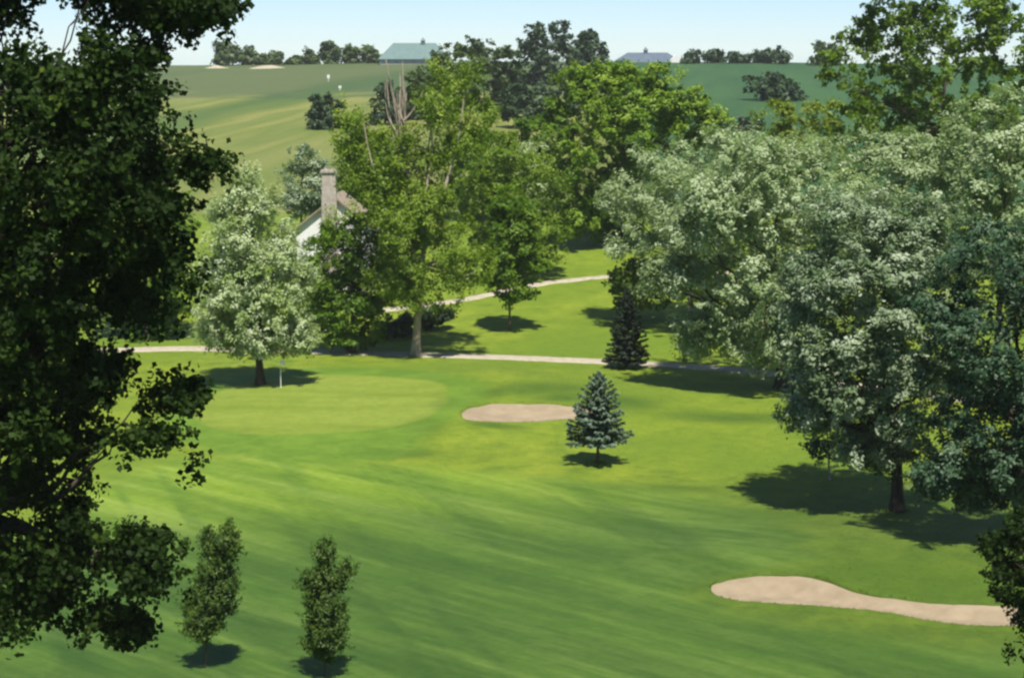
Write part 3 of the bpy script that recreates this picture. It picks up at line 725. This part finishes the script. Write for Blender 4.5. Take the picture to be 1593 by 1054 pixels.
make_tree('hornbeam_tree', 'low rounded green tree between the silvery tree and the pale cottonwood trunk', 'tree', (545, 545), 173,
          prof=[(328,540,590),(350,500,610),(390,484,618),(430,480,622),(470,480,622),(500,486,618),(525,498,606),(540,510,590)],
          leaf='maple', n_clump=640, n_per=44, rc=0.8, size=0.3, aspect=0.6, up=0.5, lump=0.2, lump_s=3.2, hole=-0.9, trunk_r=0.3, limbs=20, seed=33, tone_bias=0.1)
make_tree('lilac_shrub', 'fresh green shrub below the white gable, right of the silvery tree', 'shrub', (498, 545), 186,
          prof=[(350,488,520),(366,468,540),(400,456,548),(440,452,548),(480,456,548),(520,470,540),(540,485,525)],
          leaf='maple', n_clump=360, n_per=42, rc=0.75, size=0.3, trunk_r=0.14, limbs=10, seed=46)
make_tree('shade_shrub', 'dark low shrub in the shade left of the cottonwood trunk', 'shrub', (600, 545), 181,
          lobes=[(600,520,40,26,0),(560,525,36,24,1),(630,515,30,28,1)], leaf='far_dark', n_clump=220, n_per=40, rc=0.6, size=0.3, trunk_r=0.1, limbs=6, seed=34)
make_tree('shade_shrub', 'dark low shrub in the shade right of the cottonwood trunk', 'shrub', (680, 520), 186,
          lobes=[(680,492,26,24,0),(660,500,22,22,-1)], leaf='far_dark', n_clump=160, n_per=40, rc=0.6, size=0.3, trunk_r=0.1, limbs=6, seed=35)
make_tree('maple_tree', 'small green maple with a thin trunk on the slope above the cart path', 'tree', (793, 516),
          prof=[(285,780,812),(310,762,830),(350,752,842),(390,746,848),(425,746,850),(455,752,845),(470,768,822),(480,782,802)],
          leaf='maple', n_clump=480, n_per=42, rc=0.75, size=0.3, aspect=0.6, lump=0.18, lump_s=2.6, hole=-0.9, trunk_r=0.14, limbs=20, seed=36)
make_tree('oak_tree', 'large round bright green oak on the skyline side of the second path', 'tree', (965, 400), 236,
          prof=[(88,950,985),(105,915,1035),(135,880,1078),(170,850,1100),(205,838,1105),(250,850,1090),(300,868,1060),(345,880,1030),(375,900,1000)],
          lobes=[(1105,185,34,36,1),(1085,220,40,34,0),(865,175,36,32,0),(925,125,50,34,-2),(1010,130,56,36,-2),(1060,165,40,34,-3),(960,180,60,40,-5),(880,230,40,36,-2),(900,330,50,50,-3)],
          leaf='oak', bark='bark', n_clump=1050, n_per=52, rc=1.0, size=0.36, aspect=0.7, up=0.5, outb=0.55, rnd=0.5, lump=0.22, lump_s=4.2, hole=-0.9, trunk_r=0.6, limbs=40, seed=37, lobe_share=0.75, inner=0.3, bough=0.13)
make_tree('ash_tree', 'mid green tree behind the small maple, left of the round oak', 'tree', (800, 430), 215,
          prof=[(205,790,830),(230,740,855),(270,705,885),(320,700,900),(370,705,905),(410,720,880),(440,735,840),(462,750,800)],
          leaf='cottonwood', n_clump=700, n_per=42, rc=0.95, size=0.33, aspect=0.6, lump=0.2, hole=-0.9, trunk_r=0.3, limbs=20, seed=38, tone_bias=-0.15)
make_tree('silver_maple_tree', 'pale crown showing between the tall cottonwood and the round oak', 'tree', (835, 420), 224,
          prof=[(206,820,845),(225,805,858),(255,800,865),(290,805,865),(330,815,860)],
          leaf='white_poplar', n_clump=130, n_per=40, rc=0.9, size=0.36, aspect=0.5, trunk_r=0.2, limbs=8, seed=39)
make_tree('boundary_hedge', 'dark hedge tree in shade below the round oak, above the far lawn', 'hedge', (900, 388), 246,
          lobes=[(870,368,34,22,0),(915,362,36,26,1),(960,360,40,28,0)], leaf='maple', n_clump=220, n_per=40, rc=0.9, size=0.38, trunk_r=0.15, limbs=8, seed=40, tone_bias=-0.2)
make_tree('laurel_shrub', 'olive green mound behind the dark spruce, under the leaning silver maple', 'shrub', (985, 490), 190,
          prof=[(395,965,1010),(415,948,1035),(440,944,1055),(465,950,1060),(485,965,1050)],
          leaf='cottonwood', n_clump=260, n_per=40, rc=0.7, size=0.3, trunk_r=0.12, limbs=8, seed=41, tone_bias=-0.25)
make_tree('boundary_tree', 'dark green tree glimpsed behind the big left cottonwood, beside the silvery tree', 'tree', (225, 530), 182,
          prof=[(250,200,290),(300,150,310),(360,130,318),(420,130,315),(470,140,310),(510,160,300),(528,180,280)],
          leaf='maple', n_clump=440, n_per=34, rc=0.9, size=0.44, trunk_r=0.3, limbs=16, seed=42, tone_bias=-0.05)
make_tree('boundary_tree', 'shaded tree farthest left beyond the cart path', 'tree', (60, 530), 186,
          prof=[(230,20,110),(290,-30,150),(370,-50,165),(450,-50,165),(520,-20,140)],
          leaf='maple', n_clump=320, n_per=34, rc=0.95, size=0.4, trunk_r=0.3, limbs=14, seed=43, tone_bias=-0.1)
make_tree('olive_tree', 'grey-green tree behind the chimney', 'tree', (465, 420), 226,
          prof=[(214,462,490),(235,440,505),(265,428,514),(300,430,515),(340,440,510)],
          leaf='silver_green', n_clump=300, n_per=42, rc=0.9, size=0.36, aspect=0.5, strand=0.3, trunk_r=0.25, limbs=12, seed=44, tone_bias=0.1)
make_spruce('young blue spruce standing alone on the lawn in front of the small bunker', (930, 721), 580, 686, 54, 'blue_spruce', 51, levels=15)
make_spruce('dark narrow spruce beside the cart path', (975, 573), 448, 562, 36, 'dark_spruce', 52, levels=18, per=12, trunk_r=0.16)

# --- hillside and skyline
far = dict(n_per=36, rc=2.0, size=1.0, aspect=0.7, lump=0.2, hole=-0.9, trunk_r=0.35, limbs=8)
def far_tree(label, u, v_foot, d, prof, leaf='far_green', n=120, seed=1, group=None, name='ridge_tree', **kw):
    a = dict(far); a.update(lump_s=d / 110.0, rc=d / 300.0, size=d / 520.0, n_per=38, rb=d / 360.0, inner=0.6, bough=0.2); a.update(kw)
    return make_tree(name, label, 'tree', (u, v_foot), d, prof=prof, leaf=leaf, n_clump=n, seed=seed, group=group, **a)
def dome(u, w, vt, vb):
    return [(vt, u - 0.18 * w, u + 0.15 * w), (vt + 0.2 * (vb - vt), u - 0.40 * w, u + 0.36 * w), (vt + 0.5 * (vb - vt), u - 0.5 * w, u + 0.5 * w), (vb - 0.15 * (vb - vt), u - 0.44 * w, u + 0.46 * w), (vb, u - 0.25 * w, u + 0.25 * w)]
ordn = ['first', 'second', 'third', 'fourth', 'fifth', 'sixth', 'seventh', 'eighth', 'ninth', 'tenth']
row = [(352,50,66,106),(390,40,74,104),(425,30,77,104),(457,26,88,104),(482,30,80,104),(515,34,63,106),(546,32,68,106),(573,36,66,104)]
for i, (u, w, vt, vb) in enumerate(row):
    far_tree('%s tree from the left on the ridge left of the teal roof' % ordn[i], u, vb, 790 + 6 * (i % 3), dome(u, w, vt, vb), 'far_green', 60, 100 + i, 'trees along the left ridge')
row = [(1076,26,76,110),(1108,36,78,112),(1146,44,80,112),(1180,32,78,112),(1206,44,70,112)]
for i, (u, w, vt, vb) in enumerate(row):
    far_tree('%s tree from the left in the ridge row above the dark green field' % ordn[i], u, vb, 770 + 5 * (i % 2), dome(u, w, vt, vb), 'far_dark', 80, 120 + i, 'trees along the right ridge')
far_tree('lone ridge tree just left of the airy cottonwood', 1283, 112, 760, dome(1283, 58, 64, 114), 'far_green', 110, 130)
far_tree('round dark tree standing in the dark green field', 1202, 190, 520, dome(1202, 100, 108, 192), 'far_dark', 220, 131, name='field_tree')
far_tree('big dark tree rising highest on the skyline left of the oak', 862, 150, 600, [(30,830,880),(45,810,905),(70,803,925),(100,800,935),(130,806,930),(150,825,905)], 'far_dark', 300, 132)
far_tree('dark tree on the skyline touching the right of the big skyline tree', 922, 140, 605, dome(920, 52, 44, 128), 'far_dark', 110, 133)
far_tree('mid green hillside tree behind the top of the tall cottonwood', 755, 190, 480, [(58,735,780),(75,700,800),(110,680,812),(150,675,815),(185,690,805)], 'far_green', 260, 134, name='hillside_tree')
far_tree('dark hillside tree in the hollow between the tall cottonwood and the oak', 830, 225, 430, [(128,800,850),(145,780,880),(175,772,890),(205,775,885),(225,790,870)], 'far_dark', 240, 135, name='hillside_tree')
far_tree('leafy hillside tree right of the bare dead branches', 690, 200, 460, dome(688, 70, 66, 190), 'far_green', 150, 136, name='hillside_tree')
far_tree('dark bush on the hillside left of the bare dead branches', 505, 215, 430, dome(508, 70, 146, 222), 'far_dark', 160, 137, name='hillside_bush')
far_tree('dark bush on the hillside behind the bare dead branches', 600, 215, 440, dome(604, 70, 128, 222), 'far_dark', 150, 138, name='hillside_bush')
far_tree('mid green tree filling the gap behind the tall cottonwood and the small maple', 735, 300, 262, [(188,715,760),(215,690,795),(260,680,812),(310,690,810),(345,710,790)], 'oak', 330, 141, name='hillside_tree', rc=1.1, size=0.46, lump_s=4, tone_bias=-0.2)
far_tree('dusky tree behind the left shoulder of the oak', 850, 300, 275, [(170,835,865),(195,800,885),(240,790,895),(290,795,890),(330,810,880)], 'maple', 260, 142, name='hillside_tree', rc=1.1, size=0.46, lump_s=4, tone_bias=-0.3)
far_tree('leafy tree behind the left side of the tall cottonwood, above the low round tree', 565, 300, 250, [(205,545,600),(235,520,630),(280,515,640),(330,525,630)], 'cottonwood', 260, 143, name='hillside_tree', rc=1.1, size=0.44, lump_s=4, tone_bias=-0.25)
far_tree('dark hillside tree under the big skyline tree', 800, 200, 500, dome(792, 60, 100, 205), 'far_dark', 130, 144, name='hillside_tree')
far_tree('dark hillside tree right of the hollow, touching the oak', 885, 215, 470, dome(888, 60, 118, 215), 'far_dark', 120, 145, name='hillside_tree')
far_tree('grey-green hillside tree right behind the bare dead branches', 650, 210, 455, dome(650, 70, 100, 215), 'far_green', 150, 146, name='hillside_tree')
far_tree('dim scrub tree low in the field right of the oak', 1150, 215, 420, dome(1150, 90, 182, 232), 'far_dark', 130, 139, name='field_tree')

# ------------------------------------------------------------------ long grass: tufts in the rough, round bunker lips, path edges and tree feet
def tufts():
    rng = np.random.default_rng(77)
    n = 70000
    yy = 84 + 90 * rng.random(n) ** 0.8; xx = (rng.random(n) - 0.5) * 0.62 * yy
    ds = [sdf(xx, yy, c) for c in (C_FAIR, C_APRON, C_B1, C_B2)]
    ok = (ds[0] > 1.5) & (ds[1] > 1.0) & (ds[2] > 0.2) & (ds[3] > 0.2)
    pts = [np.stack([xx, yy, np.full(n, 0.038)], 1)[ok]]
    for c in BUNKERS:
        k = 1300; i = rng.integers(0, len(c), k); t = rng.random(k)[:, None]
        p = c[i] * (1 - t) + np.roll(c, -1, 0)[i] * t + rng.normal(size=(k, 2)) * 0.10
        p = p[sdf(p[:, 0], p[:, 1], c) > -0.04]
        pts.append(np.column_stack([p, np.full(len(p), 0.06)]))
    for o in list(scene.objects):
        if o.parent is None and o.type == 'EMPTY' and o.location.y > 80 and o.location.y < 190 and 'tree' in o.name + 'sapling':
            k = 60; a = rng.uniform(0, 6.28, k); r = 0.25 + np.abs(rng.normal(size=k)) * 0.35
            pts.append(np.column_stack([o.location.x + np.cos(a) * r, o.location.y + np.sin(a) * r, np.full(k, 0.13)]))
    p = np.concatenate(pts); n = len(p)
    z = terrain(p[:, 0], p[:, 1]) + 0.01
    h = p[:, 2] * rng.uniform(0.6, 1.5, n)
    V, T = [], []
    for b in range(3):
        a = rng.uniform(0, 6.28, n); ln = rng.uniform(0.2, 0.9, n) * h
        bx, by = p[:, 0] + rng.normal(size=n) * 0.03, p[:, 1] + rng.normal(size=n) * 0.03
        wx, wy = np.sin(a) * h * 0.28, -np.cos(a) * h * 0.28
        V.append(np.stack([np.stack([bx - wx, by - wy, z], 1), np.stack([bx + wx, by + wy, z], 1), np.stack([bx + np.cos(a) * ln, by + np.sin(a) * ln, z + h], 1)], 1))
        T.append(np.clip(0.74 - 0.40 * cloud_shade_at(p[:, 0], p[:, 1]) + rng.normal(size=n) * 0.12, 0, 1))  # blades toned darker inside the painted cloud shade
    V = np.concatenate(V).reshape(-1, 3)
    o = quad_mesh('rough_grass', V, np.arange(len(V)).reshape(-1, 3), M['blade'], face_attr={'tone': np.concatenate(T)})
    tag(o, 'longer grass of the rough round the fairway and bunkers', None, None, 'stuff')
tufts()

# ------------------------------------------------------------------ buildings
def white_house():
    d = 206.0
    b = on_ground(508, d); x0 = b[0]; s = d / F
    root = empty('white_house', b); tag(root, 'white gabled house with a stone chimney half hidden by trees', 'house')
    Zr = P(0, 308, d)[2] - b[2]; Ze = Zr - 3.4; hw, dp = 4.3, 9.0
    xr = 0.9
    m = MB(); m.prism([(xr - hw, -0.2), (xr + hw, -0.2), (xr + hw, Ze), (xr, Zr), (xr - hw, Ze)], 0, dp); wall = m.build('wall', M['white_paint'], root)
    k = 0
    zz = 0.2
    while zz < Zr - 0.3:                         # clapboards on the gable end
        w = hw if zz < Ze else hw * (Zr - zz - 0.2) / (Zr - Ze)
        if w > 0.2:
            mesh_obj('clapboard', [(xr - w, -0.035, zz), (xr + w, -0.035, zz), (xr + w, -0.012, zz + 0.2), (xr - w, -0.012, zz + 0.2), (xr - w, 0.0, zz), (xr + w, 0, zz)],
                     [(0, 1, 2, 3), (4, 5, 1, 0)], M['white_paint'], wall)
        zz += 0.22
    ov = 0.45; sl = (Zr - Ze) / hw
    for sg in (-1, 1):
        m = MB()
        e = (xr + sg * (hw + ov), Ze - sl * ov)
        m.prism([(xr, Zr + 0.02), (xr, Zr + 0.24), (e[0], e[1] + 0.22), (e[0], e[1])], -0.5, dp + 0.4)
        m.build('roof_slope', M['shingle_tan'], root)
    cx = 0.35
    m = MB(); m.box(cx - 1.1, cx + 1.1, -0.95, -0.04, -0.2, 3.2); m.box(cx - 1.1, cx + 1.1, -0.95, -0.04, 3.2, 4.2, 0.12); m.box(cx - 0.85, cx + 0.85, -0.9, -0.045, 4.2, Zr + 0.2, 0.02)
    zt = P(0, 268, d)[2] - b[2]
    m.box(cx - 0.78, cx + 0.78, -0.88, 0.1, Zr + 0.2, zt, 0.04)
    ch = m.build('chimney', M['stone'], root)
    m = MB(); m.box(cx - 0.92, cx + 0.92, -1.0, 0.22, zt, zt + 0.18); m.box(cx - 0.82, cx + 0.82, -0.9, 0.12, zt + 0.18, zt + 0.32); m.build('chimney_cap', M['stone'], ch)
    for px in (-0.35, 0.35):
        a = np.linspace(0, 2 * math.pi, 10, endpoint=False)
        V, Qd = tubes([(np.array([[cx + px, -0.4, zt + 0.3], [cx + px, -0.4, zt + 0.55], [cx + px, -0.4, zt + 0.62]]), np.array([0.2, 0.17, 0.2]))], 10)
        quad_mesh('chimney_pot', V, Qd, M['stone'], ch)
    for wx in (-1.75, 3.1):
        m = MB(); m.box(xr + wx - 0.5, xr + wx + 0.5, -0.09, -0.03, 3.2, 4.6); w = m.build('window', M['white_paint'], root)
        for pz in (3.3, 3.95):
            m = MB(); m.box(xr + wx - 0.4, xr + wx + 0.4, -0.10, -0.088, pz, pz + 0.56); m.build('pane', M['glass'], w)
white_house()

def ridge_house(label, u0, u1, v_roof, v_eave, v_foot, d, roof, cup_u, seed, wing=None):
    bL, bR = P(u0, v_foot, d), P(u1, v_foot, d)
    cx = (bL[0] + bR[0]) / 2; hw = (bR[0] - bL[0]) / 2
    gz = float(terrain(cx, d)); b = np.array([cx, d, gz])
    root = empty('ridge_house', b); tag(root, label, 'house')
    zr, ze = P(0, v_roof, d)[2] - gz, P(0, v_eave, d)[2] - gz
    dp = 12.0
    m = MB(); m.box(-hw + 0.8, hw - 0.8, 0.8, dp - 0.8, -1.5, ze + 0.05); m.build('wall', M['wall_grey'], root)
    ins = min(hw * 0.42, 6)
    m = MB(); m.add([(-hw, 0, ze), (hw, 0, ze), (hw, dp, ze), (-hw, dp, ze), (-hw + ins, dp / 2, zr), (hw - ins, dp / 2, zr), (-hw, 0, ze - 0.25), (hw, 0, ze - 0.25), (hw, dp, ze - 0.25), (-hw, dp, ze - 0.25)],
                    [(0, 1, 5, 4), (1, 2, 5), (2, 3, 4, 5), (3, 0, 4), (6, 7, 1, 0), (7, 8, 2, 1), (8, 9, 3, 2), (9, 6, 0, 3), (9, 8, 7, 6)])
    rf = m.build('roof', M[roof], root)
    c = P(cup_u, v_roof, d)[0] - cx
    m = MB(); m.box(c - 0.8, c + 0.8, dp / 2 - 0.8, dp / 2 + 0.8, zr - 0.8, zr + 0.9); m.add([(c - 1.1, dp/2 - 1.1, zr + 0.9), (c + 1.1, dp/2 - 1.1, zr + 0.9), (c + 1.1, dp/2 + 1.1, zr + 0.9), (c - 1.1, dp/2 + 1.1, zr + 0.9), (c, dp/2, zr + 2.4)], [(0,1,4),(1,2,4),(2,3,4),(3,0,4),(3,2,1,0)])
    m.build('cupola', M[roof], rf)
    n = max(3, int(hw * 2 / 3.6))
    for i in range(n):
        x = -hw + 2.2 + (2 * hw - 4.4) * i / (n - 1)
        z0 = max(ze - 2.2, 0.8); z1 = ze - 0.7
        m = MB(); m.box(x - 0.65, x + 0.65, 0.70, 0.79, z0, z1); w = m.build('window', M['white_paint'], root)
        m = MB(); m.box(x - 0.5, x + 0.5, 0.66, 0.695, z0 + 0.12, z1 - 0.12); m.build('pane', M['glass'], w)
    if wing:
        a, v1, v2 = wing
        xw = P(a, v1, d)[0] - cx; zp = P(0, v1, d)[2] - gz; zw = P(0, v2, d)[2] - gz
        m = MB(); m.prism([(xw - 3.2, -1.5), (xw + 3.2, -1.5), (xw + 3.2, zw), (xw, zp), (xw - 3.2, zw)], -1.5, 5); m.build('gable_wing', M['white_paint'], root)
    return root
ridge_house('long house with a teal hipped roof and cupola on the left skyline', 588, 700, 67, 92, 106, 770, 'roof_teal', 657, 1)
ridge_house('distant house with a blue grey roof and cupola right of the big skyline tree', 955, 1062, 82, 97, 108, 780, 'roof_slate', 1006, 2, wing=(1052, 85, 96))

# ------------------------------------------------------------------ small things
def flagstick():
    b = G(437, 603); root = empty('flagstick', b); tag(root, 'white flagstick with a small white flag on the green', 'flagstick')
    V, Qd = tubes([(np.array([[0, 0, -0.05], [0, 0, 1.2], [0, 0, 2.3]]), np.array([0.035, 0.03, 0.025]))], 10); quad_mesh('pole', V, Qd, M['cloth'], root, smooth=True)
    n = 9; xs = np.linspace(0, 0.62, n); V = []
    for zz in (2.27, 2.09, 1.92):
        for i, x in enumerate(xs): V.append((0.03 + x * 0.62, 0.07 * math.sin(x * 9) * x * 1.5, zz - 0.35 * x * x))
    Fc = [(r * n + i, r * n + i + 1, (r + 1) * n + i + 1, (r + 1) * n + i) for r in range(2) for i in range(n - 1)]
    fl = mesh_obj('flag', V, Fc, M['cloth'], root, True); sd = fl.modifiers.new('thick', 'SOLIDIFY'); sd.thickness = 0.012
    a = np.linspace(0, 2 * math.pi, 16, endpoint=False)
    m = MB(); r0, r1 = 0.054, 0.075
    vs = [(r * math.cos(t), r * math.sin(t), z) for r, z in ((r0, 0.0), (r0, 0.012), (r1, 0.012), (r1, 0.0)) for t in a]
    m.add(vs, [(k * 16 + i, k * 16 + (i + 1) % 16, (k + 1) * 16 + (i + 1) % 16, (k + 1) * 16 + i) for k in range(3) for i in range(16)]); m.build('cup_rim', M['cloth'], root)
flagstick()

def marker(u, v, label, h):
    b = G(u, v); root = empty('field_sign', b); tag(root, label, 'sign')
    m = MB(); m.box(-0.09, 0.09, -0.09, 0.09, -0.2, h); m.build('post', M['white_paint'], root)
    m = MB(); m.box(-0.42, 0.42, -0.14, -0.095, h * 0.5, h + 0.05); m.build('board', M['white_paint'], root)
marker(511, 127, 'small white board on a post in the hill field', 2.2)
marker(529, 141, 'lower of the two tiny white boards in the hill field', 1.4)

def mound(u, v, w_px, h, label, seed):
    rng = np.random.default_rng(seed); b = G(u, v); s = b[1] / F; R = w_px * s / 2
    n, k = 28, 8; V, Fc = [(0, 0, h)], []
    nf = sines(rng, 6, R * 0.8)
    for j in range(1, k + 1):
        for i in range(n):
            a = i / n * 2 * math.pi; r = j / k
            p = np.array([[math.cos(a) * r * R, math.sin(a) * r * R * 0.5, 0]])
            z = h * (math.cos(r * math.pi) * 0.5 + 0.5) * (1 + 0.25 * nf(p)[0]) - (0.3 if j == k else 0)
            V.append((p[0, 0], p[0, 1], z))
    Fc = [(0, 1 + i, 1 + (i + 1) % n) for i in range(n)] + [(1 + (j - 1) * n + i, 1 + j * n + i, 1 + j * n + (i + 1) % n, 1 + (j - 1) * n + (i + 1) % n) for j in range(1, k) for i in range(n)]
    o = mesh_obj('straw_mound', V, Fc, M['straw'], None, True, b); tag(o, label, 'mound')
mound(420, 106, 66, 1.1, 'pale straw mound on the ridge left of the teal roof', 7)
mound(338, 106, 44, 0.9, 'pale straw mound on the ridge beside the dark cottonwood', 8)

# ------------------------------------------------------------------ summer haze: one closed box of even thin air
m = bpy.data.materials.new('haze air'); m.use_nodes = True
nt = m.node_tree; nt.nodes.clear()
vol = nt.nodes.new('ShaderNodeVolumePrincipled'); out = nt.nodes.new('ShaderNodeOutputMaterial')
vol.inputs['Color'].default_value = (0.93, 0.96, 1.0, 1)
vol.inputs['Density'].default_value = 0.00007
vol.inputs['Anisotropy'].default_value = -0.1
nt.links.new(vol.outputs[0], out.inputs['Volume'])
hz = MB().box(-3100, 3100, -1000, 2300, -12.0, 46.0).build('haze', m)
tag(hz, 'thin pale summer haze over the valley', None, None, 'stuff')
